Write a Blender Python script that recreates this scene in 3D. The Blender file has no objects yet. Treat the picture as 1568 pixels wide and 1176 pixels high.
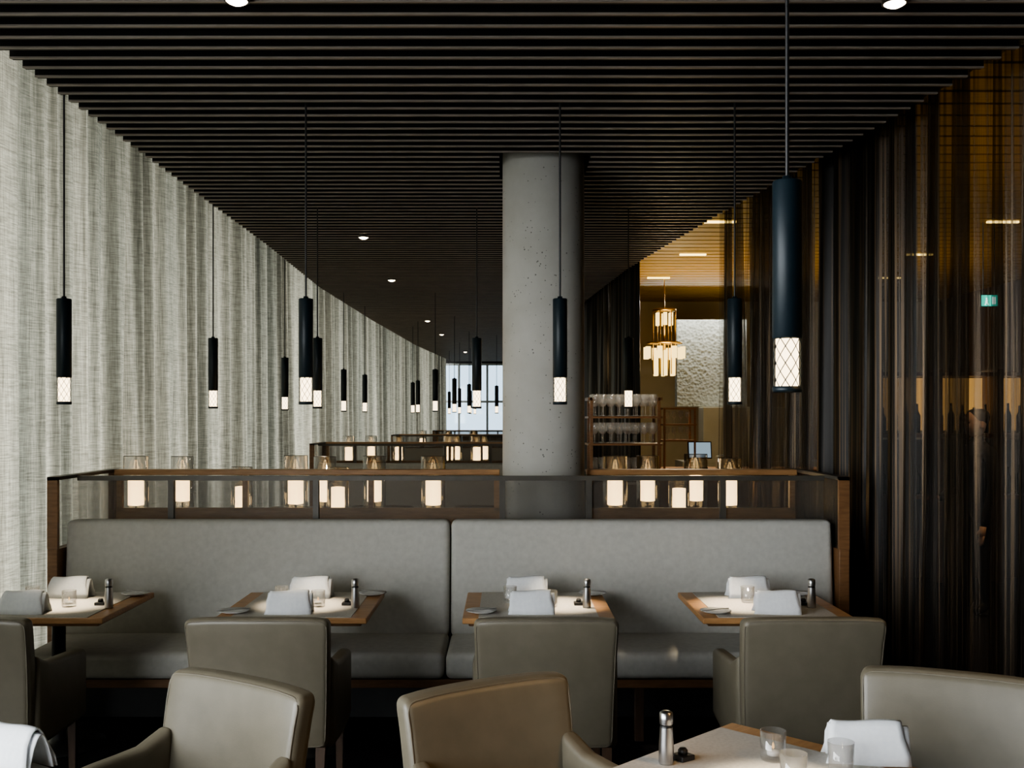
import bpy, bmesh, math, random
import numpy as np
from mathutils import Matrix, Vector
random.seed(7)
F=1622.0; CH=1.75; VX=790.0
scene=bpy.context.scene
COL=scene.collection
# ---------------------------------------------------------------- materials
def nm(name):
    m=bpy.data.materials.new(name); m.use_nodes=True
    nt=m.node_tree; nt.nodes.clear()
    out=nt.nodes.new('ShaderNodeOutputMaterial')
    return m,nt,out
def pr(nt,col,rough=.5,metal=0,spec=.5):
    p=nt.nodes.new('ShaderNodeBsdfPrincipled')
    p.inputs['Base Color'].default_value=(*col,1); p.inputs['Roughness'].default_value=rough
    p.inputs['Metallic'].default_value=metal; p.inputs['Specular IOR Level'].default_value=spec
    return p
def noise(nt,scale,mapscale=(1,1,1),detail=3,rough=.5):
    tc=nt.nodes.new('ShaderNodeTexCoord'); mp=nt.nodes.new('ShaderNodeMapping')
    mp.inputs['Scale'].default_value=mapscale
    nt.links.new(tc.outputs['Object'],mp.inputs['Vector'])
    n=nt.nodes.new('ShaderNodeTexNoise'); n.inputs['Scale'].default_value=scale
    n.inputs['Detail'].default_value=detail; n.inputs['Roughness'].default_value=rough
    nt.links.new(mp.outputs['Vector'],n.inputs['Vector'])
    return n
def ramp(nt,src,stops):
    r=nt.nodes.new('ShaderNodeValToRGB')
    els=r.color_ramp.elements
    while len(els)<len(stops): els.new(.5)
    for e,(p,c) in zip(els,stops):
        e.position=p; e.color=(*c,1)
    nt.links.new(src,r.inputs['Fac']); return r
def mat_noise(name,c1,c2,scale=20,ms=(1,1,1),rough=.5,metal=0,spec=.5,bump=0,bdist=.002,bscale=None,detail=3):
    m,nt,out=nm(name); p=pr(nt,c1,rough,metal,spec)
    n=noise(nt,scale,ms,detail)
    r=ramp(nt,n.outputs['Fac'],[(.3,c1),(.7,c2)])
    nt.links.new(r.outputs['Color'],p.inputs['Base Color'])
    if bump>0:
        n2=noise(nt,bscale or scale*4,ms,4)
        b=nt.nodes.new('ShaderNodeBump'); b.inputs['Strength'].default_value=bump; b.inputs['Distance'].default_value=bdist
        nt.links.new(n2.outputs['Fac'],b.inputs['Height']); nt.links.new(b.outputs['Normal'],p.inputs['Normal'])
    nt.links.new(p.outputs[0],out.inputs[0]); return m
def mat_emit(name,col,st):
    m,nt,out=nm(name); e=nt.nodes.new('ShaderNodeEmission')
    e.inputs[0].default_value=(*col,1); e.inputs[1].default_value=st
    nt.links.new(e.outputs[0],out.inputs[0]); return m
def mat_glass(name,tint=(1,1,1),refl=.12,painted_glint=0):
    m,nt,out=nm(name)
    t=nt.nodes.new('ShaderNodeBsdfTransparent'); t.inputs[0].default_value=(*tint,1)
    g=nt.nodes.new('ShaderNodeBsdfGlossy'); g.inputs['Roughness'].default_value=.03
    lw=nt.nodes.new('ShaderNodeLayerWeight'); lw.inputs[0].default_value=.35
    mr=nt.nodes.new('ShaderNodeMath'); mr.operation='MULTIPLY_ADD'; mr.inputs[1].default_value=.7; mr.inputs[2].default_value=refl*.4
    nt.links.new(lw.outputs['Facing'],mr.inputs[0])
    mx=nt.nodes.new('ShaderNodeMixShader'); nt.links.new(mr.outputs[0],mx.inputs[0])
    nt.links.new(t.outputs[0],mx.inputs[1]); nt.links.new(g.outputs[0],mx.inputs[2])
    last=mx
    if painted_glint:  # diffuse white mixed in, painting bright highlights onto the clear glass
        d=nt.nodes.new('ShaderNodeBsdfDiffuse'); d.inputs[0].default_value=(.9,.9,.88,1)
        m2=nt.nodes.new('ShaderNodeMixShader'); m2.inputs[0].default_value=painted_glint
        nt.links.new(mx.outputs[0],m2.inputs[1]); nt.links.new(d.outputs[0],m2.inputs[2]); last=m2
    nt.links.new(last.outputs[0],out.inputs[0]); return m

M={}
M['slat']=mat_noise('slat_dark_wood',(.006,.005,.0045),(.011,.009,.008),8,(1,10,10),.6,spec=.2)
M['slatb']=mat_noise('slat_edge_lit',(.20,.175,.15),(.28,.24,.205),6,(1,10,10),.45)  # pale tone paints the window light caught along slat bottom edges
M['void']=mat_noise('void_black',(.004,.004,.004),(.006,.006,.006),3,rough=.9)
M['carpet']=mat_noise('carpet_dark',(.010,.010,.012),(.024,.022,.024),60,rough=.95,spec=.1,bump=.6,bscale=300)
M['bench']=mat_noise('bench_fabric',(.46,.45,.415),(.52,.51,.47),30,rough=.75,spec=.25,bump=.35,bscale=260,bdist=.001)
M['leather']=mat_noise('taupe_leather',(.150,.132,.095),(.178,.157,.115),12,rough=.42,spec=.6,bump=.25,bscale=180,bdist=.001)
M['piping']=mat_noise('leather_piping',(.15,.13,.10),(.17,.15,.11),20,rough=.5)
M['wood']=mat_noise('oak_wood',(.40,.21,.085),(.54,.30,.13),5,(2,14,14),.4,bump=.1)
M['woodb']=mat_noise('walnut_trim',(.16,.08,.035),(.23,.12,.055),5,(2,14,14),.4,bump=.1)
M['woodd']=mat_noise('dark_leg_wood',(.05,.028,.015),(.08,.045,.025),8,(8,8,1),.45)
M['mat']=mat_noise('linen_placemat',(.50,.475,.43),(.58,.55,.50),90,rough=.9,spec=.1)
M['napkin']=mat_noise('white_linen',(.80,.82,.85),(.86,.88,.90),60,rough=.9,spec=.1,bump=.3,bscale=120)
M['china']=mat_noise('white_china',(.7,.7,.69),(.75,.75,.74),5,rough=.15)
M['steel']=mat_noise('brushed_steel',(.45,.45,.46),(.6,.6,.6),12,(20,20,1),.28,1)
M['black']=mat_noise('black_satin',(.012,.012,.013),(.02,.02,.02),10,rough=.4)
M['pend']=mat_noise('pendant_blueblack_metal',(.006,.013,.019),(.009,.019,.026),10,rough=.42,metal=.0,spec=.35)
M['frame']=mat_noise('bronze_frame',(.075,.068,.058),(.10,.09,.075),10,rough=.45,metal=.3)
M['glow']=mat_emit('pendant_glow',(1,.78,.48),5.5)
M['lampglow']=mat_emit('lamp_shade_glow',(1,.66,.30),11)
M['amber']=mat_emit('amber_backlight',(1,.55,.16),.75)
M['spotglow']=mat_emit('downlight_glow',(1,.84,.62),14)
M['candle']=mat_emit('candle_flame',(1,.6,.25),2)
M['glass']=mat_glass('clear_glass',painted_glint=.03)
M['glassl']=mat_glass('lamp_glass')
M['glassw']=mat_glass('bar_glass',painted_glint=.14)
M['barwood']=mat_noise('honey_wood_slat',(.33,.20,.008),(.42,.26,.014),4,(1,8,8),.55,spec=.2)
M['plaster']=mat_noise('cream_plaster',(.52,.45,.28),(.58,.50,.33),3,rough=.9)
M['barwall']=mat_noise('bronze_wall',(.09,.055,.025),(.13,.08,.038),2,(6,6,1),.5)
M['dark']=mat_noise('dark_wall_paint',(.02,.018,.017),(.03,.027,.024),3,rough=.8)
M['grayeq']=mat_noise('gray_laminate',(.35,.36,.33),(.42,.43,.40),3,rough=.5)
M['paving']=mat_noise('terrace_stone',(.4,.4,.38),(.5,.5,.47),3,rough=.9)
M['skin']=mat_noise('skin',(.45,.28,.2),(.5,.31,.22),9,rough=.6)
M['cloth']=mat_noise('black_uniform',(.012,.012,.014),(.02,.02,.022),20,rough=.9)
M['hair']=mat_noise('dark_hair',(.012,.009,.007),(.02,.014,.01),40,rough=.7)
M['bottle']=mat_noise('dark_bottle_glass',(.02,.03,.015),(.04,.03,.015),6,rough=.12)
M['exit']=mat_emit('exit_green',(.05,.75,.55),1.6)
M['exitw']=mat_emit('exit_white',(.75,1,.9),2.2)
M['chand']=mat_emit('chandelier_glass_glow',(1,.70,.24),3.0)
M['brass']=mat_noise('brass',(.5,.32,.1),(.6,.4,.14),10,rough=.3,metal=1)
M['screen']=mat_emit('screen_glow',(.45,.6,.7),.7)
M['strip']=mat_emit('light_strip',(1,.72,.25),5)
M['winglass']=mat_glass('tinted_window_glass',(.56,.64,.70))
def concrete():
    m,nt,out=nm('concrete_pitted'); p=pr(nt,(.3,.3,.28),.85,0,.3)
    n=noise(nt,3,(1,1,1),6,.6)
    r=ramp(nt,n.outputs['Fac'],[(.3,(.52,.505,.455)),(.7,(.62,.605,.56))])
    tc=nt.nodes.new('ShaderNodeTexCoord')
    v=nt.nodes.new('ShaderNodeTexVoronoi'); v.inputs['Scale'].default_value=34
    nt.links.new(tc.outputs['Object'],v.inputs['Vector'])
    n2=noise(nt,9,(1,1,1),2)
    ad=nt.nodes.new('ShaderNodeMath'); ad.operation='MULTIPLY_ADD'; ad.inputs[1].default_value=.5; 
    nt.links.new(n2.outputs['Fac'],ad.inputs[0]); nt.links.new(v.outputs['Distance'],ad.inputs[2])
    r2=ramp(nt,ad.outputs[0],[(.315,(.35,.35,.34)),(.36,(1,1,1))])
    mx=nt.nodes.new('ShaderNodeMix'); mx.data_type='RGBA'; mx.blend_type='MULTIPLY'; mx.inputs[0].default_value=1
    nt.links.new(r.outputs[0],mx.inputs[6]); nt.links.new(r2.outputs[0],mx.inputs[7])
    nt.links.new(mx.outputs[2],p.inputs['Base Color'])
    b=nt.nodes.new('ShaderNodeBump'); b.inputs['Strength'].default_value=.5; b.inputs['Distance'].default_value=.004
    nt.links.new(r2.outputs[0],b.inputs['Height']); nt.links.new(b.outputs[0],p.inputs['Normal'])
    nt.links.new(p.outputs[0],out.inputs[0]); return m
M['conc']=concrete()
def stonewall():
    m,nt,out=nm('split_stone'); p=pr(nt,(.5,.5,.46),.9)
    tc=nt.nodes.new('ShaderNodeTexCoord')
    v=nt.nodes.new('ShaderNodeTexVoronoi'); v.inputs['Scale'].default_value=22
    nt.links.new(tc.outputs['Object'],v.inputs['Vector'])
    r=ramp(nt,v.outputs['Distance'],[(0,(.31,.36,.38)),(.6,(.48,.55,.58))])
    nt.links.new(r.outputs[0],p.inputs['Base Color'])
    b=nt.nodes.new('ShaderNodeBump'); b.inputs['Strength'].default_value=.7; b.inputs['Distance'].default_value=.015
    nt.links.new(v.outputs['Distance'],b.inputs['Height']); nt.links.new(b.outputs[0],p.inputs['Normal'])
    nt.links.new(p.outputs[0],out.inputs[0]); return m
M['stone']=stonewall()
def linen():
    m,nt,out=nm('sheer_linen_curtain')
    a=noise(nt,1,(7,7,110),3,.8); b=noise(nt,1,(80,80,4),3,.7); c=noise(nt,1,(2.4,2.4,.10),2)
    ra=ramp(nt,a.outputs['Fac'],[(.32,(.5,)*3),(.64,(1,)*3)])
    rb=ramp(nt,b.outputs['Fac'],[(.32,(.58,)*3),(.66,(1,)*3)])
    rc=ramp(nt,c.outputs['Fac'],[(.34,(.50,.52,.51)),(.66,(1,.99,.95))])  # broad vertical bands paint the folds' light and shade into the cloth
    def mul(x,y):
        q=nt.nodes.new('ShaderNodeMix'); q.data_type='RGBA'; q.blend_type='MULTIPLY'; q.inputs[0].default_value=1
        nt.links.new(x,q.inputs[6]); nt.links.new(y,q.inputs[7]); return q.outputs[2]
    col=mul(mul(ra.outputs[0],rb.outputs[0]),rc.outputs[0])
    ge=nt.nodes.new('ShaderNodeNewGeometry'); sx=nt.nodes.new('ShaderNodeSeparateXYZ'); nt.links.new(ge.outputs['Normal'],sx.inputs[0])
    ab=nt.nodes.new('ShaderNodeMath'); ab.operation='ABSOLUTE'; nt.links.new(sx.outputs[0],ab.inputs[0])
    fold_shade=ramp(nt,ab.outputs[0],[(.4,(.45,.45,.45)),(.98,(1,1,1))])  # darkens slanted cloth by normal: fold shade put into the colour
    col=mul(col,fold_shade.outputs[0])
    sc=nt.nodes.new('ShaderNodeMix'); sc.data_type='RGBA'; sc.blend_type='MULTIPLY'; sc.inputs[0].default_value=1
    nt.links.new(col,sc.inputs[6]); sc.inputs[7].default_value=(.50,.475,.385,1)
    t=nt.nodes.new('ShaderNodeBsdfTranslucent'); d=nt.nodes.new('ShaderNodeBsdfDiffuse')
    nt.links.new(sc.outputs[2],t.inputs[0]); nt.links.new(sc.outputs[2],d.inputs[0])
    mx=nt.nodes.new('ShaderNodeMixShader'); mx.inputs[0].default_value=.5
    nt.links.new(t.outputs[0],mx.inputs[1]); nt.links.new(d.outputs[0],mx.inputs[2])
    nt.links.new(mx.outputs[0],out.inputs[0]); return m
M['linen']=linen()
def beads(name,a0,a1,add):
    m,nt,out=nm(name)
    a=noise(nt,1,(70,70,.15),2,.6); c=noise(nt,1,(2.2,2.2,.05),2)
    p=pr(nt,(.10,.065,.035),.38,.6,.4)
    rc=ramp(nt,a.outputs['Fac'],[(.5,(.007,.006,.005)),(.76,(.11,.07,.035))])
    nt.links.new(rc.outputs[0],p.inputs['Base Color'])
    t=nt.nodes.new('ShaderNodeBsdfTransparent')
    ra=ramp(nt,a.outputs['Fac'],[(.4,(a0,)*3),(.62,(a1,)*3)])
    rb=ramp(nt,c.outputs['Fac'],[(.42,(0,)*3),(.56,(add,)*3)])
    ad=nt.nodes.new('ShaderNodeMath'); ad.operation='ADD'; ad.use_clamp=True
    nt.links.new(ra.outputs[0],ad.inputs[0]); nt.links.new(rb.outputs[0],ad.inputs[1])
    mx=nt.nodes.new('ShaderNodeMixShader'); nt.links.new(ad.outputs[0],mx.inputs[0])
    nt.links.new(t.outputs[0],mx.inputs[1]); nt.links.new(p.outputs[0],mx.inputs[2])
    nt.links.new(mx.outputs[0],out.inputs[0]); return m
M['beads']=beads('bronze_chain_drapery',.20,.66,.28)
M['beadsd']=beads('bronze_chain_drapery_dense',.86,.99,.3)
def wiremesh(name,col,op):
    m,nt,out=nm(name)
    p=pr(nt,col,.5,.2); t=nt.nodes.new('ShaderNodeBsdfTransparent')
    w=noise(nt,1,(400,400,400),1)
    r=ramp(nt,w.outputs['Fac'],[(.3,(op-.05,)*3),(.7,(op+.05,)*3)])
    mx=nt.nodes.new('ShaderNodeMixShader'); nt.links.new(r.outputs[0],mx.inputs[0])
    nt.links.new(t.outputs[0],mx.inputs[1]); nt.links.new(p.outputs[0],mx.inputs[2])
    nt.links.new(mx.outputs[0],out.inputs[0]); return m
M['mesh']=wiremesh('fine_metal_mesh',(.12,.11,.095),.28)
M['mesh2']=wiremesh('fine_metal_mesh_back',(.26,.13,.055),.16)

# ---------------------------------------------------------------- mesh builder
class MB:
    def __init__(s): s.bm=bmesh.new(); s.mats=[]
    def mi(s,k):
        m=M[k]
        if m not in s.mats: s.mats.append(m)
        return s.mats.index(m)
    def merge(s,b,mat,mtx=None,smooth=False):
        if mtx is not None: bmesh.ops.transform(b,matrix=mtx,verts=b.verts)
        i=s.mi(mat)
        for f in b.faces: f.material_index=i; f.smooth=smooth
        me=bpy.data.meshes.new('tmp'); b.to_mesh(me); b.free()
        s.bm.from_mesh(me); bpy.data.meshes.remove(me)
    def box(s,c,size,mat,bevel=0,rot=None,segs=2):
        b=bmesh.new(); bmesh.ops.create_cube(b,size=1)
        bmesh.ops.scale(b,vec=size,verts=b.verts)
        if bevel>0: bmesh.ops.bevel(b,geom=b.edges[:],offset=bevel,segments=segs,affect='EDGES',profile=.5)
        mt=Matrix.Translation(c)
        if rot is not None: mt=mt@rot
        s.merge(b,mat,mt)
    def bx(s,x0,x1,y0,y1,z0,z1,mat,bevel=0):
        s.box(((x0+x1)/2,(y0+y1)/2,(z0+z1)/2),(abs(x1-x0),abs(y1-y0),abs(z1-z0)),mat,bevel)
    def lathe(s,prof,mat,c=(0,0,0),seg=24,close=False,rot=None):
        b=bmesh.new(); rings=[]
        for r,z in prof:
            if r<1e-6: rings.append([b.verts.new((0,0,z))])
            else: rings.append([b.verts.new((r*math.cos(2*math.pi*i/seg),r*math.sin(2*math.pi*i/seg),z)) for i in range(seg)])
        for a,q in zip(rings[:-1],rings[1:]):
            for i in range(seg):
                j=(i+1)%seg
                if len(a)==1 and len(q)==1: continue
                if len(a)==1: b.faces.new((a[0],q[j],q[i]))
                elif len(q)==1: b.faces.new((a[i],a[j],q[0]))
                else: b.faces.new((a[i],a[j],q[j],q[i]))
        bmesh.ops.recalc_face_normals(b,faces=b.faces)
        mt=Matrix.Translation(c)
        if rot is not None: mt=mt@rot
        s.merge(b,mat,mt,True)
    def tube(s,pts,r,mat,seg=6,closed=False):
        b=bmesh.new(); n=len(pts); rings=[]
        P=[Vector(p) for p in pts]
        for k in range(n):
            if closed: d=P[(k+1)%n]-P[k-1]
            else: d=P[min(k+1,n-1)]-P[max(k-1,0)]
            d.normalize()
            up=Vector((0,0,1)) if abs(d.z)<.9 else Vector((0,1,0))
            u=d.cross(up).normalized(); v=d.cross(u).normalized()
            rings.append([b.verts.new(P[k]+u*r*math.cos(2*math.pi*i/seg)+v*r*math.sin(2*math.pi*i/seg)) for i in range(seg)])
        rng=range(n) if closed else range(n-1)
        for k in rng:
            a,q=rings[k],rings[(k+1)%n]
            for i in range(seg):
                j=(i+1)%seg; b.faces.new((a[i],a[j],q[j],q[i]))
        if not closed:
            b.faces.new(rings[0]); b.faces.new(rings[-1])
        bmesh.ops.recalc_face_normals(b,faces=b.faces)
        s.merge(b,mat,None,True)
    def soft(s,size,r,mat,fn=None,mtx=None,n=6):
        h=[q/2 for q in size]; r=min(r,min(h)*.999)
        ax=[]
        for q in h:
            band=[0,.12,.35,.65,1]
            l=[-q+r*t for t in band]; inner=np.linspace(-q+r,q-r,n+1)[1:-1] if q-r>1e-4 else []
            rr=[q-r*t for t in band][::-1]
            ax.append(sorted(set([round(float(t),6) for t in list(l)+list(inner)+rr])))
        b=bmesh.new()
        def face(a,bb,c,val):
            g=[]
            for u in ax[a]:
                row=[]
                for v in ax[bb]:
                    co=[0,0,0]; co[a]=u; co[bb]=v; co[c]=val
                    row.append(b.verts.new(co))
                g.append(row)
            for i in range(len(g)-1):
                for j in range(len(g[0])-1):
                    b.faces.new((g[i][j],g[i+1][j],g[i+1][j+1],g[i][j+1]))
        for a,bb,c in ((0,1,2),(1,2,0),(2,0,1)):
            face(a,bb,c,h[c]); face(a,bb,c,-h[c])
        bmesh.ops.remove_doubles(b,verts=b.verts,dist=1e-5)
        for v in b.verts:
            inn=Vector([max(-(h[i]-r),min(h[i]-r,v.co[i])) for i in range(3)])
            d=v.co-inn
            if d.length>1e-7: v.co=inn+d.normalized()*r
            if fn: v.co=Vector(fn(v.co))
        bmesh.ops.recalc_face_normals(b,faces=b.faces)
        s.merge(b,mat,mtx,True)
    def mesh(s,name):
        me=bpy.data.meshes.new(name); s.bm.to_mesh(me); s.bm.free()
        for m in s.mats: me.materials.append(m)
        return me
def ob(name,me,parent=None,loc=(0,0,0),rz=0):
    o=bpy.data.objects.new(name,me); COL.objects.link(o); o.location=loc; o.rotation_euler=(0,0,rz)
    if parent: o.parent=parent
    return o
def empty(name,loc=(0,0,0),rz=0):
    e=bpy.data.objects.new(name,None); COL.objects.link(e); e.location=loc; e.rotation_euler=(0,0,rz); e.empty_display_size=.1
    return e
def px(x,D): return (x-VX)*D/F
def pz(y,D): return CH-(y-651)*D/F

# ---------------------------------------------------------------- shapes of the room
def slatL(D): return float(np.interp(D,[-3,10,13.3,17.7,24,31],[-2.25,-2.3,-2.38,-2.29,-2.08,-1.6]))
def slatR(D): return float(np.interp(D,[-3,4.6,8.47,11.6,14.8,31],[3.4,2.3,1.75,1.36,1.14,1.05]))
def curtL(D): return float(np.interp(D,[-3,14,18,24,31],[-2.98,-2.98,-2.9,-2.5,-1.78]))
def curtR(D): return slatR(D)+.2

def single(name,fn):
    b=MB(); fn(b); return ob(name,b.mesh(name))
single('floor',lambda b:b.bx(-3.6,7.1,-3.1,31.3,-.1,0,'carpet'))
single('terrace_ground',lambda b:b.bx(-30,-3.6,-20,60,-.12,-.02,'paving'))
single('ceiling',lambda b:b.bx(-5.0,7.1,-3.1,31.3,4.15,4.3,'void'))
BW=-2.5
def wback(b):
    b.bx(BW,7.1,-3.1,-3,0,4.15,'dark'); b.bx(-3.6,BW,-3.1,-3,3.7,4.15,'dark'); b.bx(-3.6,BW,-3.1,-3,0,.3,'dark')
single('wall_back',wback)
def backwin(b):
    for x in (-3.55,BW-.05): b.bx(x-.03,x+.03,-3.08,-3.02,.3,3.7,'frame')
    b.bx(-3.6,BW,-3.08,-3.02,.3,.36,'frame'); b.bx(-3.6,BW,-3.08,-3.02,3.64,3.7,'frame')
single('window_3',backwin)
single('wall_right',lambda b:b.bx(7,7.1,-3,17,0,4.15,'barwall'))
single('wall_bar_end',lambda b:b.bx(1.3,7,16.9,17,0,4.15,'plaster'))
single('wall_far_right',lambda b:b.bx(1.22,1.3,15.1,31.2,0,4.15,'dark'))
def farwall(b):
    b.bx(-3.6,1.3,31.2,31.3,0,.5,'dark'); b.bx(-3.6,1.3,31.2,31.3,3.35,4.15,'dark')
    b.bx(-3.6,-2.3,31.2,31.3,.5,3.35,'dark')
single('wall_far',farwall)
def farwin(b):
    for x in (-2.27,-1.4,-.55,.3,1.2): b.bx(x-.03,x+.03,31.15,31.28,.5,3.35,'grayeq')
    for z in (.53,2.2,3.32): b.bx(-2.3,1.25,31.16,31.27,z-.03,z+.03,'grayeq')
    b.bx(-2.3,1.25,31.21,31.22,.5,3.35,'winglass')
single('window_1',farwin)
def leftwin(b):
    y=-2.9
    while y<31:
        b.bx(-3.58,-3.5,y-.04,y+.04,0,4.15,'frame'); y+=2.8
    b.bx(-3.58,-3.5,-3,31,0,.12,'frame'); b.bx(-3.58,-3.5,-3,31,4.03,4.15,'frame')
single('window_2',leftwin)

# slatted ceiling
def slats(b):
    bm=b.bm; i0=b.mi('slat'); i1=b.mi('slatb')
    def slat(x0,x1,y):
        t=.036; z0=3.40; z1=3.54
        v=[bm.verts.new(c) for c in ((x0,y,z0),(x1,y,z0),(x1,y+t,z0),(x0,y+t,z0),(x0,y,z1),(x1,y,z1),(x1,y+t,z1),(x0,y+t,z1))]
        for q,m in (((0,3,2,1),i0),((4,5,6,7),i0),((0,1,5,4),i0),((1,2,6,5),i0),((2,3,7,6),i0),((3,0,4,7),i0)):
            f=bm.faces.new([v[k] for k in q]); f.material_index=m
        t2=.012; e=.004
        v=[bm.verts.new(c) for c in ((x0,y-.003,z0-.004),(x1,y-.003,z0-.004),(x1,y+t2,z0-.004),(x0,y+t2,z0-.004),(x0,y-.003,z0+e),(x1,y-.003,z0+e),(x1,y+t2,z0+e),(x0,y+t2,z0+e))]
        for q in ((0,3,2,1),(4,5,6,7),(0,1,5,4),(1,2,6,5),(2,3,7,6),(3,0,4,7)):
            f=bm.faces.new([v[k] for k in q]); f.material_index=i1
    y=-2.9
    while y<31:
        a,c=slatL(y),slatR(y)
        if abs(y-6.87)<.33:
            slat(a,.25-.29,y); slat(.25+.29,c,y)
        else: slat(a,c,y)
        y+=.13
    for x in (-1.7,0.75):
        b.bx(x-.02,x+.02,-2.9,31,3.545,3.57,'slat')
single('slatted_ceiling_baffles',slats)

def curtain(name,fx,y0,y1,z0,z1,mat,amp,pitch,seed,step=.018,lo=.65,hi=1.5,rate=1.2):
    rnd=random.Random(seed); bm=bmesh.new(); cols=[]
    y=y0; ph=0; pv=pitch; av=amp; tgt=(pitch,amp)
    nz=9
    while y<=y1:
        if rnd.random()<step/ (pitch*rate): tgt=(pitch*rnd.uniform(lo,hi),amp*rnd.uniform(lo-.15,hi-.1))
        pv+=(tgt[0]-pv)*.08; av+=(tgt[1]-av)*.08
        ph+=2*math.pi*step/pv
        col=[]
        for k in range(nz):
            t=k/(nz-1)
            o=av*(math.sin(ph+.5*math.sin(t*2+y))+.28*math.sin(2.3*ph+1+t*1.3)+.25*math.sin(.37*ph+t))*(1.05-.35*t)
            col.append(bm.verts.new((fx(y)+o,y+.35*av*math.cos(ph*1.0+t),z0+(z1-z0)*t)))
        cols.append(col); y+=step
    for a,b in zip(cols[:-1],cols[1:]):
        for k in range(nz-1):
            f=bm.faces.new((a[k],b[k],b[k+1],a[k+1])); f.smooth=True
    me=bpy.data.meshes.new(name); bm.to_mesh(me); bm.free(); me.materials.append(M[mat])
    return ob(name,me)
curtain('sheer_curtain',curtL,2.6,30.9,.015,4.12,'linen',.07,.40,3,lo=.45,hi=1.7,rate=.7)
curtain('chain_drapery_curtain',curtR,-2.5,5.95,.015,3.95,'beads',.07,.26,5,.014)
curtain('chain_drapery_curtain',curtR,5.95,7.05,.015,3.95,'beadsd',.06,.2,6,.014)
curtain('chain_drapery_curtain',curtR,7.06,9.0,.015,3.95,'beads',.07,.26,9,.014)
curtain('chain_drapery_curtain',lambda D:slatR(D)+.1,11.6,15.0,.015,3.95,'beadsd',.06,.26,8,.014)

b=MB(); b.lathe([(0,0),(.27,0),(.27,4.14),(0,4.14)],'conc',seg=64); me=b.mesh('column')
for f in me.polygons: f.use_smooth=abs(f.normal.z)<.5
ob('concrete_column',me,loc=(.25,6.87,0))

# ---------------------------------------------------------------- banquettes
def banquette(y,x0,x1,split,bays,second=True,hole=None):
    e=empty('banquette',(0,y,0))
    for nmz,xa,xb in (('end_panel_left',x0,x0+.06),('end_panel_right',x1-.06,x1)):
        b=MB()
        b.bx(xa,xb,-.06,.90,0,.98,'woodb',.004)
        b.bx(xa,xb,-.06,-.03,.98,1.40,'woodb'); b.bx(xa,xb,.87,.90,.98,1.39,'woodb'); b.bx(xa,xb,-.06,.9,1.38,1.40,'frame')
        b.bx(xa+.02,xb-.02,-.03,.87,.98,1.38,'mesh')
        ob(nmz,b.mesh(nmz),e)
    xi0,xi1=x0+.07,x1-.07
    b=MB()
    for xa,xb in ((xi0,split),(split,xi1)):
        w=xb-xa-.008
        def fn(c,w=w):
            c=Vector(c); zz=(c.z+.34)/.68
            c.y+= .05*zz - .018*math.cos(math.pi*c.x/w)*math.cos(math.pi*(zz-.5))*(1 if c.y<0 else 0)
            return c
        b.soft((w,.13,.68),.035,'bench',fn,Matrix.Translation(((xa+xb)/2,.035,.80)),n=10)
        def fs(c,w=w):
            c=Vector(c)
            if c.z>0: c.z+=.014*math.cos(math.pi*c.x/w)*math.cos(math.pi*c.y/.62)
            if c.y<0: c.y-=.008*math.cos(math.pi*c.z/.16)
            return c
        b.soft((w,.56,.14),.035,'bench',fs,Matrix.Translation(((xa+xb)/2,-.26,.415)),n=10)
    ob('cushions',b.mesh('cushions'),e)
    b=MB()
    b.bx(xi0,xi1,-.5,.1,.29,.338,'woodb',.004)
    b.bx(xi0,xi1,-.1,.12,.02,.29,'black')
    for k in range(5):
        xx=xi0+.15+(xi1-xi0-.3)*k/4
        b.bx(xx-.025,xx+.025,-.49,-.44,0,.29,'woodd',.003); b.bx(xx-.02,xx+.02,-.44,-.1,.24,.29,'woodd')
    b.bx(xi0,xi1,.15,.19,.05,1.06,'woodb')
    ob('base_frame',b.mesh('base_frame'),e)
    b=MB(); yy=.24
    b.bx(x0+.06,x1-.06,yy-.02,yy+.02,1.362,1.39,'frame'); b.bx(x0+.06,x1-.06,yy-.02,yy+.02,1.06,1.085,'frame')
    for xx in bays: b.bx(xx-.017,xx+.017,yy-.02,yy+.02,1.085,1.362,'frame')
    b.bx(x0+.06,x1-.06,yy-.003,yy+.003,1.085,1.362,'mesh')
    ob('mesh_screen',b.mesh('mesh_screen'),e)
    if second:
        b=MB(); yy=.87
        segs=[(x0+.06,x1-.06)] if hole is None else [(x0+.06,hole[0]),(hole[1],x1-.06)]
        for xa,xb in segs:
            b.bx(xa,xb,yy-.06,yy+.04,1.362,1.398,'wood',.004)
            b.bx(xa,xb,yy-.02,yy+.02,.05,1.14,'wood')
            b.bx(xa,xb,yy-.003,yy+.003,1.14,1.365,'mesh2')
            n=max(1,int((xb-xa)/.75))
            for k in range(n+1):
                xx=xa+.02+(xb-xa-.04)*k/n
                b.bx(xx-.018,xx+.018,yy-.02,yy+.02,1.12,1.385,'wood')
            b.soft((xb-xa-.01,.12,.6),.035,'bench',None,Matrix.Translation(((xa+xb)/2,yy+.1,.76)),n=6)
            b.soft((xb-xa-.01,.56,.14),.035,'bench',None,Matrix.Translation(((xa+xb)/2,yy+.38,.415)),n=6)
            b.bx(xa,xb,yy+.1,yy+.62,.29,.338,'woodb')
            for xx in (xa+.1,(xa+xb)/2,xb-.1): b.bx(xx-.025,xx+.025,yy+.55,yy+.6,0,.29,'woodb')
        ob('rear_bench',b.mesh('rear_bench'),e)
    return e
bays=[px(x,6.34) for x in (270,495,785,920,1128)]
banquette(6.08,-2.66,1.995,px(703,6.05),bays,True,(.25-.29,.25+.29))
banquette(13.55,-2.55,1.0,-.8,[-2,-1.4,-.8,-.2,.4],True)
banquette(20.0,-2.2,.95,-.6,[-1.6,-1,-.4,.2],True)
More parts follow.
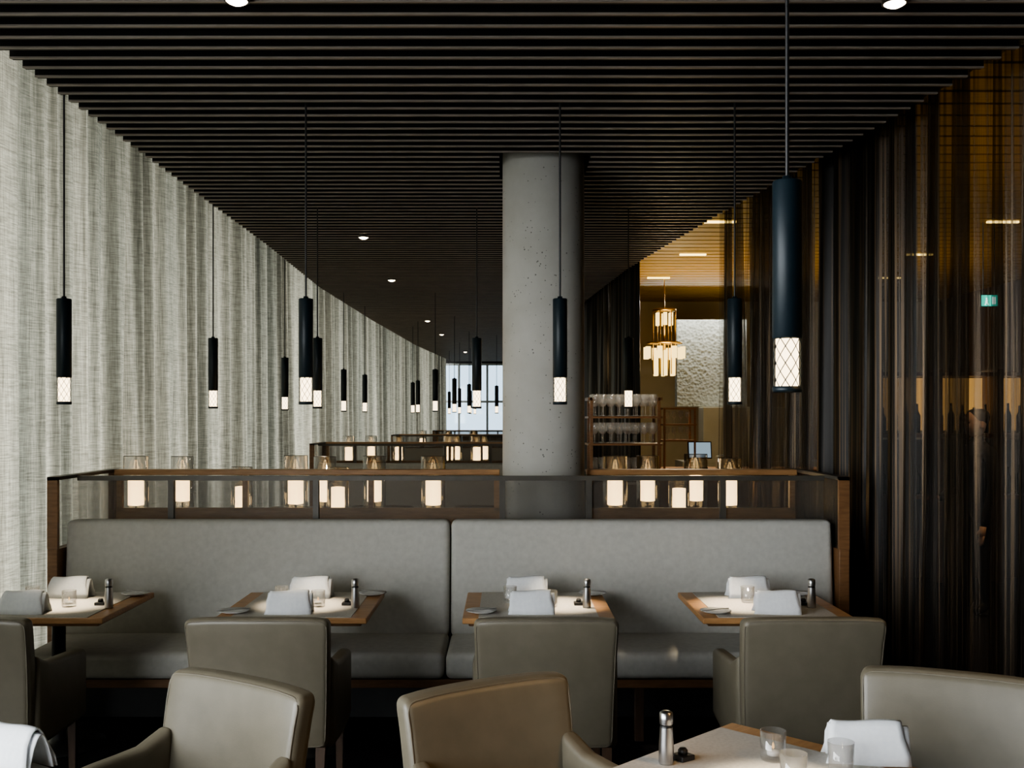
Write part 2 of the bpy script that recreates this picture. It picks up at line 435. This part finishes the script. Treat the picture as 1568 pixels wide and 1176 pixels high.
banquette(26.3,-1.85,.9,-.5,[-1.3,-.8,-.2,.3],True)

# ---------------------------------------------------------------- table
def make_table_mesh():
    b=MB()
    b.box((0,0,.735),(.76,.76,.03),'wood',.005)
    b.box((0,0,.712),(.70,.70,.018),'woodb',.006)
    b.box((0,0,.7515),(.60,.74,.003),'mat')
    return b.mesh('table_top')
T_top=make_table_mesh()
b=MB(); b.lathe([(0,0),(.24,0),(.24,.012),(.05,.025),(.035,.04),(.035,.69),(.12,.70),(.12,.703),(0,.703)],'black'); T_ped=b.mesh('pedestal')
def table(x,y,rz=0):
    e=empty('dining_table',(x,y,0),rz)
    ob('table_top',T_top,e); ob('pedestal',T_ped,e); return e

def napkin_mesh():
    bm=bmesh.new(); g=[]
    prof=[(-.055,0),(-.05,.03),(-.036,.07),(-.02,.10),(-.008,.112),(.008,.113),(.02,.10),(.036,.07),(.05,.03),(.057,0)]
    n=12
    for i in range(n+1):
        u=i/n*2-1; row=[]
        for y,z in prof:
            w=.118-.02*(z/.113)
            row.append(bm.verts.new((u*w+.004*math.sin(z*60),y*(1+.06*math.sin(3*u+1)),z*(1+.035*math.sin(2.5*u))+.0)))
        g.append(row)
    for i in range(n):
        for j in range(len(prof)-1):
            f=bm.faces.new((g[i][j],g[i+1][j],g[i+1][j+1],g[i][j+1])); f.smooth=True
    g=[]
    for i in range(n+1):
        u=i/n*2-1; row=[]
        for y,z in prof:
            row.append(bm.verts.new((u*.112+.006,y*.72,z*.9)))
        g.append(row)
    for i in range(n):
        for j in range(len(prof)-1):
            f=bm.faces.new((g[i][j],g[i+1][j],g[i+1][j+1],g[i][j+1])); f.smooth=True
    bmesh.ops.recalc_face_normals(bm,faces=bm.faces)
    bmesh.ops.solidify(bm,geom=bm.faces[:],thickness=.0035)
    for f in bm.faces: f.smooth=True
    me=bpy.data.meshes.new('folded_napkin'); bm.to_mesh(me); bm.free(); me.materials.append(M['napkin']); return me
NAP=napkin_mesh()
def mk(fn,name):
    b=MB(); fn(b); return b.mesh(name)
TUM=mk(lambda b:b.lathe([(0,.004),(.030,.004),(.034,.012),(.037,.09),(.0355,.09),(.032,.016),(.0,.013)],'glass',seg=28),'tumbler')
VOT=mk(lambda b:(b.lathe([(0,.0),(.034,.0),(.037,.01),(.037,.085),(.035,.085),(.033,.014),(0,.012)],'glass',seg=28),
                 b.lathe([(0,.014),(.018,.014),(.018,.028),(0,.03)],'china',seg=16),
                 b.lathe([(0,.03),(.004,.035),(.003,.044),(0,.052)],'candle',seg=10)),'votive')
MILL=mk(lambda b:(b.lathe([(0,0),(.021,0),(.022,.004),(.0215,.05),(.019,.095),(.0185,.105)],'steel'),
                  b.lathe([(.0185,.105),(.017,.107),(.017,.112),(.019,.114)],'black'),
                  b.lathe([(.019,.114),(.020,.128),(.019,.146),(.012,.151),(0,.152)],'steel')),'pepper_mill')
BOX=mk(lambda b:(b.box((0,0,.008),(.05,.05,.016),'black',.003),b.lathe([(0,.016),(.014,.017),(.014,.028),(.009,.034),(0,.035)],'black')),'salt_cellar')
PLT=mk(lambda b:(b.lathe([(0,.003),(.045,.003),(.05,.006),(.078,.014),(.079,.016),(.05,.009),(0,.007)],'china',seg=36),
                 b.box((0,0,.019),(.17,.012,.003),'steel',.001,Matrix.Rotation(.5,4,'Z'))),'bread_plate')
TZ=.753
def setp(name,me,x,y,rz=0,z=TZ): return ob(name,me,None,(x,y,z),rz)
tabs=[-2.38,-1.07,.165,1.36]; TY=5.53
nfront=[38,452,830,1213]; nback=[110,486,822,1168]
g1=[51,440,797,1168]; g2=[108,497,860,1217]; mills=[170,555,917,1268]; pl=[None,365,752,1118]; prr=[212,582,926,1246]
for i,tx in enumerate(tabs):
    table(tx,TY)
    setp('folded_napkin',NAP,px(nfront[i],5.28),5.28,random.uniform(-.12,.12))
    setp('folded_napkin',NAP,px(nback[i],5.74),5.74,random.uniform(-.1,.1))
    setp('glass_tumbler',TUM,px(g1[i],5.55),5.55)
    setp('candle_votive',VOT,px(g2[i],5.45),5.45)
    setp('pepper_mill',MILL,px(mills[i],5.42),5.42)
    setp('salt_cellar',BOX,px(mills[i]-4,5.50)-.03,5.50)
    if pl[i]: setp('bread_plate',PLT,px(pl[i],5.27),5.27)
    setp('bread_plate',PLT,px(prr[i],5.80),5.80,2)
# ---------------------------------------------------------------- chair
def chair_parts():
    W=.625
    def fb(c):
        c=Vector(c); t=(c.z+.29)/.58
        c.x*= .94+.06*t
        c.y-= .07*t*t
        c.y-= .02*(1-(2*c.x/W)**2)
        if c.z>.2: c.z-=.012*(2*c.x/W)**4
        return c
    b=MB(); mt=Matrix.Translation((0,.02,.60))
    b.soft((W,.085,.58),.028,'leather',fb,mt,n=10)
    for yy in (-.036,.036):
        pts=[]; hx,hz=W/2-.010,.29-.010; r=.03
        for cx,cz,a0 in ((hx-r,hz-r,0),(-hx+r,hz-r,90),(-hx+r,-hz+r,180),(hx-r,-hz+r,270)):
            for k in range(5):
                a=math.radians(a0+k*22.5); pts.append((cx+r*math.cos(a),cz+r*math.sin(a)))
        full=[]
        for k in range(len(pts)):
            p,q=pts[k],pts[(k+1)%len(pts)]; m=8 if math.dist(p,q)>.1 else 1
            for j in range(m): full.append((p[0]+(q[0]-p[0])*j/m,yy*1.0,p[1]+(q[1]-p[1])*j/m))
        full=[mt@fb(Vector(p)) for p in full]
        b.tube(full,.0035,'piping',6,True)
    back=b.mesh('chair_back')
    b=MB()
    def fseat(c):
        c=Vector(c)
        if c.z>0: c.z+=.02*math.cos(math.pi*c.x/.55)*math.cos(math.pi*c.y/.58)
        return c
    b.soft((.50,.50,.15),.035,'leather',fseat,Matrix.Translation((0,.31,.395)),n=6)
    seat=b.mesh('seat')
    b=MB()
    for s in (-1,1):
        def fa(c,s=s):
            c=Vector(c); t=(c.y+.26)/.52
            if c.z>0: c.z-=.035*t*t
            c.z += (.05*max(0,(-c.y-.12)/.14)**2 if c.z>.1 else 0)
            c.x+= s*(.012*math.sin(math.pi*t))
            return c
        b.soft((.07,.54,.36),.026,'leather',fa,Matrix.Translation((s*(.28),.29,.475)),n=6)
    arms=b.mesh('armrests')
    b=MB()
    for sx in (-1,1):
        for y0,lean in ((.0,-.05),(.51,.0)):
            pb=bmesh.new(); bmesh.ops.create_cube(pb,size=1)
            for v in pb.verts:
                k=.021 if v.co.z>0 else .014
                z=.315 if v.co.z>0 else 0
                v.co=Vector((sx*.265+math.copysign(k,v.co.x),y0+(lean if z==0 else 0)+math.copysign(k,v.co.y),z))
            b.merge(pb,'woodd')
    legs=b.mesh('legs')
    return back,seat,arms,legs
CP=chair_parts()
def chair(x,y,rz=0):
    e=empty('dining_armchair',(x,y,0),rz)
    for n,m in zip(('backrest','seat','armrests','legs'),CP): ob(n,m,e)
    return e
for x in (-2.36,-1.068,.175,1.325): chair(x,4.52)
def facing(x,y,dx,dy):
    return chair(x,y,math.atan2(dy,dx)-math.pi/2)
facing(-.90,3.38,-.55,-.83)
facing(-.04,3.33,.53,-.83)
facing(1.50,3.44,-.42,-.9)
table(.74,2.86,math.radians(45))
ft=lambda n,m,x,D,r=0: setp(n,m,px(x,D),D,r)
ft('pepper_mill',MILL,1041,2.985); ft('salt_cellar',BOX,1067,3.02,.6)
ft('candle_votive',VOT,1208,3.02); ft('glass_tumbler',TUM,1240,2.80)
ft('folded_napkin',NAP,1352,3.02,-.75+.6); ft('glass_tumbler',TUM,1314,2.90)
table(-1.44,2.60,math.atan2(-.83,-.55)-math.pi/2)
ft('folded_napkin',NAP,22,2.98,-.5)
ft('glass_tumbler',TUM,-60,2.7); ft('pepper_mill',MILL,-20,2.5)

# ---------------------------------------------------------------- pendants
def pend_meshes():
    R=.0385; L=.56; g=.145
    b=MB()
    b.lathe([(0,L+.012),(.012,L+.012),(.014,L),(R-.003,L),(R,L-.004),(R,g),(R-.004,g-.004),(R-.006,g)],'pend',seg=32)
    b.lathe([(R-.004,.004),(R-.001,.0),(R,.006),(R,.014),(R-.004,.016),(R-.008,.01),(R-.004,.004)],'pend',seg=32)
    tube=b.mesh('pendant_tube')
    b=MB(); b.lathe([(R-.009,.012),(R-.009,g-.002)],'glow',seg=24); b.lathe([(0,.02),(R-.009,.02)],'glow',seg=24)
    glow=b.mesh('glowing_diffuser')
    b=MB(); n=8
    for s in (-1,1):
        for k in range(n):
            pts=[]
            for j in range(13):
                t=j/12; a=2*math.pi*k/n+s*t*2*math.pi*3/n*1.0
                pts.append(((R-.003)*math.cos(a),(R-.003)*math.sin(a),.01+t*(g-.012)))
            b.tube(pts,.0013,'pend',4)
    lat=b.mesh('diamond_lattice')
    return tube,glow,lat
PM=pend_meshes()
def pendant(x,D,zb=None,light=True):
    z=1.75+19*5.5/F if zb is None else zb
    e=empty('pendant_lamp',(x,D,z))
    for n,m in zip(('tube','diffuser','lattice'),PM): ob(n,m,e)
    h=4.148-z
    b=MB(); b.lathe([(.0055,.56),(.0055,h)],'black',seg=8); b.lathe([(0,h),(.03,h),(.03,h-.02),(0,h-.02)],'black',seg=16)
    ob('cord',b.mesh('cord'),e)
    if light:
        l=bpy.data.lights.new('pendant_spot','SPOT'); l.energy=165; l.color=(1,.83,.60); l.spot_size=math.radians(32); l.spot_blend=1; l.shadow_soft_size=.02
        o=bpy.data.objects.new('downlight_beam',l); COL.objects.link(o); o.parent=e; o.location=(0,0,-.03)
pendant(.746,2.75)
for x in (100,478,875,1148): pendant(px(x,5.5),5.5)
for x in (333,496,745,982): pendant(px(x,8.25),8.25,light=True)
pendant(px(445,11),11,light=False)
for x in (537,680): pendant(px(x,13.75),13.75,light=False)
for x,D in ((570,15.5),(645,19),(653,18),(710,17),(733,20),(718,23),(735,25),(776,21),(702,26),(742,28)): pendant(px(x,D),D,light=False)

b=MB(); b.lathe([(.0,.10),(.05,.10),(.05,.0),(.042,.0)],'black',seg=24); b.lathe([(0,-.016),(.02,-.013),(.034,-.006),(.042,.0)],'spotglow',seg=24); DL=b.mesh('downlight')
for x,y in ((370,8),(1398,12),(568,374),(612,440),(668,503),(690,524),(727,551)):
    D=1.62*F/(651-y); ob('recessed_downlight',DL,None,(px(x,D),D,3.385))
for i,(x,y) in enumerate(((px(370,4.1),4.1),(px(1398,4.1),4.1))):
    l=bpy.data.lights.new('downlight','SPOT'); l.energy=20; l.color=(1,.84,.62); l.spot_size=math.radians(50); l.spot_blend=.7; l.shadow_soft_size=.04
    o=bpy.data.objects.new('downlight_spot',l); COL.objects.link(o); o.location=(x,y,3.36)

# ---------------------------------------------------------------- hurricane table lamps
b=MB()
b.lathe([(0,0),(.075,0),(.075,.012),(.02,.018),(.008,.03),(.008,.33)],'black',seg=24)
b.lathe([(.03,.33),(.058,.335),(.058,.53),(.03,.535),(.0,.535)],'lampglow',seg=28)
b.lathe([(0,.33),(.03,.33)],'black',seg=28)
b.tube([(-.091,0,.70),(.091,0,.70)],.003,'black',6)
b.tube([(0,0,.535),(0,0,.70)],.0025,'black',6)
b.lathe([(.09,.02),(.0915,.02),(.0915,.70),(.09,.70),(.09,.02)],'glassl',seg=32)
LAMP=b.mesh('hurricane_lamp')
def lamp(x,y,s=1):
    o=ob('hurricane_table_lamp',LAMP,None,(x,y,.7535)); o.scale=(s,s,s); return o
for x in (-2.47,-1.70,-.93,-.16,.73,1.50): table(x,8.02)
for x in (-2.2,-1.2,-.2): table(x,11.2)
for x in (-2.3,-1.35,-.35,1.05): chair(x,9.1,math.pi)
for x in (-1.2,-.2): chair(x,10.15)
for x,D,s in ((208,7.78,1),(378,7.85,.88),(462,7.9,1),(528,7.8,.88),(677,7.8,1),(961,7.8,1),(1061,7.82,.86),(1087,8.2,1),
              (285,8.27,.97),(508,8.25,.97),(585,8.2,.98),(1012,8.25,.98),(1140,7.9,.97)):
    lamp(max(px(x,D),-2.77),D,s)
for x in (-2.0,-1.1,-.2): table(x,15.9)
for x,D in ((545,15.8),(580,16.1),(623,15.9),(702,15.9),(713,16.1),(745,15.8),(757,16.2)): lamp(px(x,D),D,1)
for x in (-1.6,-.6): table(x,22.3)
for x,D in ((660,22.2),(700,22.3),(740,22.4)): lamp(px(x,D),D,1)

# ---------------------------------------------------------------- bar side
def barceil(b):
    y=-.5
    while y<16.8:
        x0=(curtR(y)+.15) if y<9.2 else (slatR(y)+.03 if y<11.6 else slatR(y)+.25)
        b.bx(x0,7,y,y+.20,3.62,3.66,'barwood'); y+=.24
single('bar_slatted_ceiling',barceil)
def strips(b):
    for y,x in ((9.9,1.9),(11.9,2.0),(13.9,1.9),(9.9,4.6),(11.9,4.6),(7.4,4.2),(5.2,4.4),(13.9,5)):
        b.bx(x,x+.3,y,y+.035,3.60,3.618,'strip')
single('bar_ceiling_light_strips',strips)
single('stone_feature_wall',lambda b:b.bx(px(1058,15.5),3.6,15.5,15.7,1.9,3.2,'stone'))
single('bar_back_cabinet',lambda b:(b.bx(px(1058,15.5),5,15.0,15.69,0,1.1,'grayeq'),b.bx(px(1095,15.3),4.4,15.1,15.49,1.1,1.89,'grayeq',.01),
      b.bx(px(1095,15.3)+.4,px(1095,15.3)+.415,15.08,15.1,1.15,1.85,'black'),b.bx(px(1095,15.3)+.9,px(1095,15.3)+.915,15.08,15.1,1.15,1.85,'black')))
def area(name,loc,size,energy,col,rot,sy=None):
    l=bpy.data.lights.new(name,'AREA'); l.energy=energy; l.color=col; l.size=size
    if sy: l.shape='RECTANGLE'; l.size_y=sy
    o=bpy.data.objects.new(name,l); COL.objects.link(o); o.location=loc; o.rotation_euler=rot; return o
area('cove_light',(3,15.3,3.45),2,40,(1,.92,.78),(math.radians(-25),0,0),.1)
area('bar_fill_up',(3.6,12.5,2.2),3,50,(1,.74,.28),(math.pi,0,0),3)  # area light without fixture, added to brighten the bar ceiling planks
area('bar_fill_side',(4.8,6.5,2.0),3,30,(1,.70,.34),(math.pi,0,0),3)  # added area light, no fixture, warms the bar side behind the drapery
def dspot(x,y,z,e,ang=70,col=(1,.74,.42)):
    l=bpy.data.lights.new('bar_downlight','SPOT'); l.energy=e; l.color=col; l.spot_size=math.radians(ang); l.spot_blend=.6; l.shadow_soft_size=.04
    o=bpy.data.objects.new('bar_downlight_spot',l); COL.objects.link(o); o.location=(x,y,z)
    ob('recessed_downlight',DL,None,(x,y,z+.03))
dspot(3.2,4.2,3.57,120,90); dspot(4.2,8.0,3.57,120,90)
e=empty('added_warm_spot',(2.45,1.7,3.2))  # unseen spotlight and fixture, added to throw warm light on one chair
d=(Vector((-.04,3.35,.65))-Vector((2.45,1.7,3.2))).normalized()
q=d.to_track_quat('-Z','Y')
b=MB(); b.lathe([(0,.09),(.04,.09),(.045,0),(.04,0),(.035,.02),(0,.02)],'black',rot=q.to_matrix().to_4x4()); b.lathe([(.008,.06),(.008,.95)],'black',seg=8)
ob('added_spot_body',b.mesh('added_spot_body'),e)
l=bpy.data.lights.new('spot','SPOT'); l.energy=170; l.color=(1,.60,.25); l.spot_size=math.radians(22); l.spot_blend=1; l.shadow_soft_size=.04
o=bpy.data.objects.new('added_spot_lamp',l); COL.objects.link(o); o.parent=e; o.rotation_mode='QUATERNION'; o.rotation_quaternion=q; o.location=d*.03
CX,CY=px(1038,14.0),14.0
e=empty('tube_chandelier',(CX,CY,0))
b=MB(); b.lathe([(.008,3.2),(.008,3.62)],'brass',seg=8)
b.lathe([(0,3.2),(.16,3.2),(.16,3.17),(0,3.17)],'brass'); b.lathe([(0,2.75),(.24,2.75),(.24,2.73),(0,2.73)],'brass'); b.lathe([(.02,3.2),(.02,2.3),(0,2.3)],'brass',seg=10)
for k in range(6):
    a=k*math.pi/3
    b.tube([(.15*math.cos(a),.15*math.sin(a),3.18),(.15*math.cos(a),.15*math.sin(a),2.32)],.008,'brass',6)
ob('frame',b.mesh('chandelier_frame'),e)
b=MB()
for k in range(6):
    a=k*math.pi/3+.5
    b.lathe([(0,2.98),(.026,2.98),(.026,3.15),(0,3.15)],'chand',(.10*math.cos(a),.10*math.sin(a),0),12)
    b.lathe([(0,2.30),(.026,2.30),(.026,2.64),(0,2.64)],'chand',(.13*math.cos(a),.13*math.sin(a),0),12)
for k in range(8):
    a=k*math.pi/4
    b.lathe([(0,2.53),(.036,2.53),(.036,2.69),(0,2.69)],'chand',(.25*math.cos(a+.4),.25*math.sin(a+.4),0),12)
ob('glass_tubes',b.mesh('glass_tubes'),e)
l=bpy.data.lights.new('chandelier_light','POINT'); l.energy=50; l.color=(1,.78,.45); l.shadow_soft_size=.25
o=bpy.data.objects.new('chandelier_bulb',l); COL.objects.link(o); o.parent=e; o.location=(-.0,-.5,2.5)
def wineglass(b,c,k=1):
    b.lathe([(0,.002*k),(.033*k,.003*k),(.004*k,.01*k),(.004*k,.08*k),(.02*k,.09*k),(.036*k,.12*k),(.034*k,.17*k),(.030*k,.19*k)],'glassw',c,12)
D=10.5; xa,xb=px(922,D),px(1032,D)
e=empty('glassware_rack',(0,D,0))
b=MB()
for x in (xa,xb-.03):
    for y in (0,.37): b.bx(x,x+.03,y,y+.03,0,1.94,'woodb')
for z in (1.19,1.47,1.745): b.bx(xa-.02,xb+.02,-.02,.42,z-.012,z+.008,'woodb')
b.bx(xa-.02,xb+.02,.37,.41,1.915,1.945,'woodb'); b.bx(xa-.02,xa+.02,-.0,.4,1.915,1.945,'woodb'); b.bx(xb-.02,xb+.02,-.0,.4,1.915,1.945,'woodb')
b.bx(xa,xb,0,.4,.1,1.06,'black')
ob('frame',b.mesh('rack_frame'),e)
b=MB()
for z,k in ((1.48,1.1),(1.755,1.18)):
    for i in range(8):
        for j in range(3): wineglass(b,(xa+.06+i*.084+random.uniform(-.006,.006),.07+j*.12,z),k)
for i in range(8):
    for j in range(2): b.lathe([(0,0),(.03,0),(.034,.13),(.032,.13),(.028,.01),(0,.01)],'glassw',(xa+.06+i*.084,.1+j*.14,1.20),12)
ob('glasses',b.mesh('rack_glasses'),e)
l=bpy.data.lights.new('rack_fill','POINT'); l.energy=4; l.color=(1,.88,.7); l.shadow_soft_size=.05  # point light without fixture, added to brighten the rack and its glasses
o=bpy.data.objects.new('rack_fill',l); COL.objects.link(o); o.parent=e; o.location=((xa+xb)/2,-.35,2.15)
D=12.8
e=empty('bar_counter',(0,D,0))
b=MB(); b.bx(1.75,5.5,0,.6,0,1.05,'barwall'); b.bx(1.7,5.55,-.05,.65,1.05,1.10,'wood',.005); b.bx(1.75,5.5,-.02,0,.1,.98,'woodb')
ob('counter',b.mesh('counter'),e)
b=MB(); x0,x1=px(1040,D),px(1088,D)
for x in (x0,x1):
    for y in (.1,.45): b.bx(x-.012,x+.012,y-.012,y+.012,1.10,1.86,'wood')
for z in (1.45,1.65,1.85): b.bx(x0-.02,x1+.02,.08,.47,z-.01,z+.01,'wood')
for z in (1.46,1.66):
    for i in range(4): wineglass(b,(x0+.06+i*.085,.25,z),.85)
ob('shelf',b.mesh('counter_shelf'),e)
b=MB(); xm=px(1098,D)
b.box((xm,.2,1.33),(.30,.02,.22),'black',.004,Matrix.Rotation(-.2,4,'X')); b.box((xm,.186,1.333),(.27,.004,.19),'screen',0,Matrix.Rotation(-.2,4,'X'))
b.box((xm,.25,1.17),(.05,.03,.16),'black'); b.box((xm,.25,1.107),(.2,.16,.014),'black',.003)
b.box((xm+.3,.2,1.18),(.16,.2,.16),'grayeq',.01); b.box((xm+.3,.19,1.265),(.12,.12,.012),'black',.003)
ob('till',b.mesh('till'),e)
e=empty('backlit_bottle_display',(4.9,11.2,0))
b=MB()
for x in (-.95,-.32,.32,.95): b.bx(x-.03,x+.03,-.25,.12,0,2.25,'woodb')
for z in (.9,1.55,2.2): b.bx(-.98,.98,-.25,.12,z-.02,z+.02,'woodb')
b.bx(-.95,.95,.10,.14,0,.9,'barwall')
ob('frame',b.mesh('display_frame'),e)
b=MB(); b.bx(-.92,.92,.105,.12,1.6,2.17,'amber'); b.bx(-.92,.92,.105,.12,.95,1.5,'barwall'); ob('back_panel',b.mesh('back_panel'),e)
b=MB()
for i in range(15):
    x=-.86+i*.122
    if min(abs(x-q) for q in (-.95,-.32,.32,.95))<.06: continue
    for z in (1.575,.925):
        h=random.uniform(.9,1.1)
        b.lathe([(0,0),(.036,0),(.037,.18*h),(.014,.23*h),(.013,.30*h),(0,.30*h)],'bottle',(x,-.08,z),12)
ob('bottles',b.mesh('bottles'),e)
xs,zs=px(1545,10),pz(470,10)
e=empty('exit_sign',(xs,10,zs))
b=MB(); b.box((0,0,0),(.17,.03,.12),'black',.003); b.box((0,-.017,0),(.155,.004,.105),'exit')
b.box((-.03,-.020,.02),(.014,.002,.016),'exitw'); b.box((-.03,-.020,-.005),(.02,.002,.03),'exitw',0,Matrix.Rotation(.3,4,'Y')); b.box((-.04,-.02,-.032),(.01,.002,.03),'exitw',0,Matrix.Rotation(.5,4,'Y')); b.box((-.018,-.02,-.03),(.01,.002,.03),'exitw',0,Matrix.Rotation(-.5,4,'Y')); b.box((.04,-.02,0),(.035,.002,.07),'exitw')
b.bx(-.06,-.052,-.004,.004,.06,3.62-zs,'black'); b.bx(.052,.06,-.004,.004,.06,3.62-zs,'black')
ob('sign_box',b.mesh('sign_box'),e)

# ---------------------------------------------------------------- waiter behind the drapery
def person(x,y,rz):
    e=empty('waiter',(x,y,0),rz)
    V=[(0,0,.98),(0,.0,1.12),(0,.0,1.28),(0,0,1.44),(0,0,1.53),(0,.01,1.60),
       (.19,0,1.43),(.25,.02,1.15),(.22,.2,1.02),(.17,.27,1.02),(-.19,0,1.43),(-.25,.02,1.15),(-.24,.08,.90),(-.23,.10,.82),
       (.1,0,.92),(.11,.02,.50),(.11,0,.09),(.12,.14,.04),(-.1,0,.92),(-.11,.03,.5),(-.11,-.02,.09),(-.12,.12,.04)]
    E=[(0,1),(1,2),(2,3),(3,4),(4,5),(3,6),(6,7),(7,8),(8,9),(3,10),(10,11),(11,12),(12,13),(0,14),(14,15),(15,16),(16,17),(0,18),(18,19),(19,20),(20,21)]
    R=[(.16,.11),(.14,.10),(.17,.12),(.13,.10),(.06,.06),(.055,.055),(.065,.065),(.048,.048),(.036,.036),(.03,.025),(.065,.065),(.048,.048),(.036,.036),(.03,.025),
       (.095,.095),(.065,.065),(.045,.045),(.04,.03),(.095,.095),(.065,.065),(.045,.045),(.04,.03)]
    me=bpy.data.meshes.new('body'); me.from_pydata(V,E,[]); me.materials.append(M['cloth'])
    o=ob('body',me,e); md=o.modifiers.new('s','SKIN'); md.use_smooth_shade=True
    for i,sv in enumerate(me.skin_vertices[0].data):
        sv.radius=R[i]; sv.use_root=(i==0)
    m2=o.modifiers.new('ss','SUBSURF'); m2.levels=2; m2.render_levels=2
    b=MB()
    def fh(c):
        c=Vector(c)
        if c.z<0: c.x*=1+.9*c.z/.12*.35; c.y*=1+.25*c.z/.12
        if c.y>0 and abs(c.x)<.018 and -.03<c.z<.02: c.y+=.018
        if c.y>0 and abs(c.z-.012)<.014 and .015<abs(c.x)<.045: c.y-=.006
        return c
    b.soft((.155,.19,.235),.077,'skin',fh,Matrix.Translation((0,.02,1.685)),n=8)
    for s in (-1,1):
        b.soft((.014,.035,.06),.006,'skin',None,Matrix.Translation((s*.078,.01,1.68)),n=2)
        b.lathe([(0,-.009),(.007,-.006),(.01,0),(.007,.006),(0,.009)],'hair',(s*.03,.104,1.697),10)
    b.box((0,.109,1.628),(.045,.006,.008),'piping',.002)
    ob('head',b.mesh('head'),e)
    b=MB(); b.soft((.17,.19,.15),.07,'hair',None,Matrix.Translation((0,-.005,1.745)),n=6); ob('hair',b.mesh('hair'),e)
    b=MB()
    for hx,hy,hz,dr in ((.165,.30,1.02,Vector((-.2,1,0))),(-.23,.105,.78,Vector((0,.15,-1)))):
        dr=dr.normalized(); side=Vector((0,0,1)).cross(dr)
        if side.length<.3: side=Vector((1,0,0))
        side.normalize(); o0=Vector((hx,hy,hz))
        b.tube([o0-dr*.02,o0+dr*.03,o0+dr*.07],.028,'skin',8)
        for k,ln in enumerate((.065,.078,.072,.055)):
            st=o0+dr*.06+side*(k-1.5)*.018; dn=Vector((0,.3,-1))
            b.tube([st,st+dr*ln*.5,st+dr*ln*.85+dn*ln*.25],.008,'skin',6)
        b.tube([o0+side*.025,o0+side*.05+dr*.03,o0+side*.055+dr*.055],.009,'skin',6)
    ob('hands',b.mesh('hands'),e)
person(px(1527,9.2),9.2,math.radians(100))

# ---------------------------------------------------------------- world (overcast sky, brighter towards one side)
w=bpy.data.worlds.new('World'); scene.world=w; w.use_nodes=True
nt=w.node_tree; bg=nt.nodes['Background']
tc=nt.nodes.new('ShaderNodeTexCoord'); vm=nt.nodes.new('ShaderNodeVectorMath'); vm.operation='DOT_PRODUCT'
vm.inputs[1].default_value=Vector((-.85,-.5,.1)).normalized()
nt.links.new(tc.outputs['Generated'],vm.inputs[0])
mr=nt.nodes.new('ShaderNodeMapRange'); mr.inputs['From Min'].default_value=-1; mr.inputs['From Max'].default_value=1
mr.inputs['To Min'].default_value=1.2; mr.inputs['To Max'].default_value=14
nt.links.new(vm.outputs['Value'],mr.inputs['Value']); nt.links.new(mr.outputs[0],bg.inputs[1])
bg.inputs[0].default_value=(.93,.97,1.0,1)
cam=bpy.data.cameras.new('camera'); co=bpy.data.objects.new('camera',cam); COL.objects.link(co)
co.location=(0,0,CH); co.rotation_euler=(math.pi/2,0,0)
cam.sensor_width=36; cam.lens=F/1600*36; cam.shift_x=10/1600; cam.shift_y=51/1600; cam.clip_start=.05; cam.clip_end=300
scene.camera=co
scene.view_settings.view_transform='AgX'
scene.view_settings.look='AgX - Medium High Contrast'
scene.view_settings.exposure=-.12
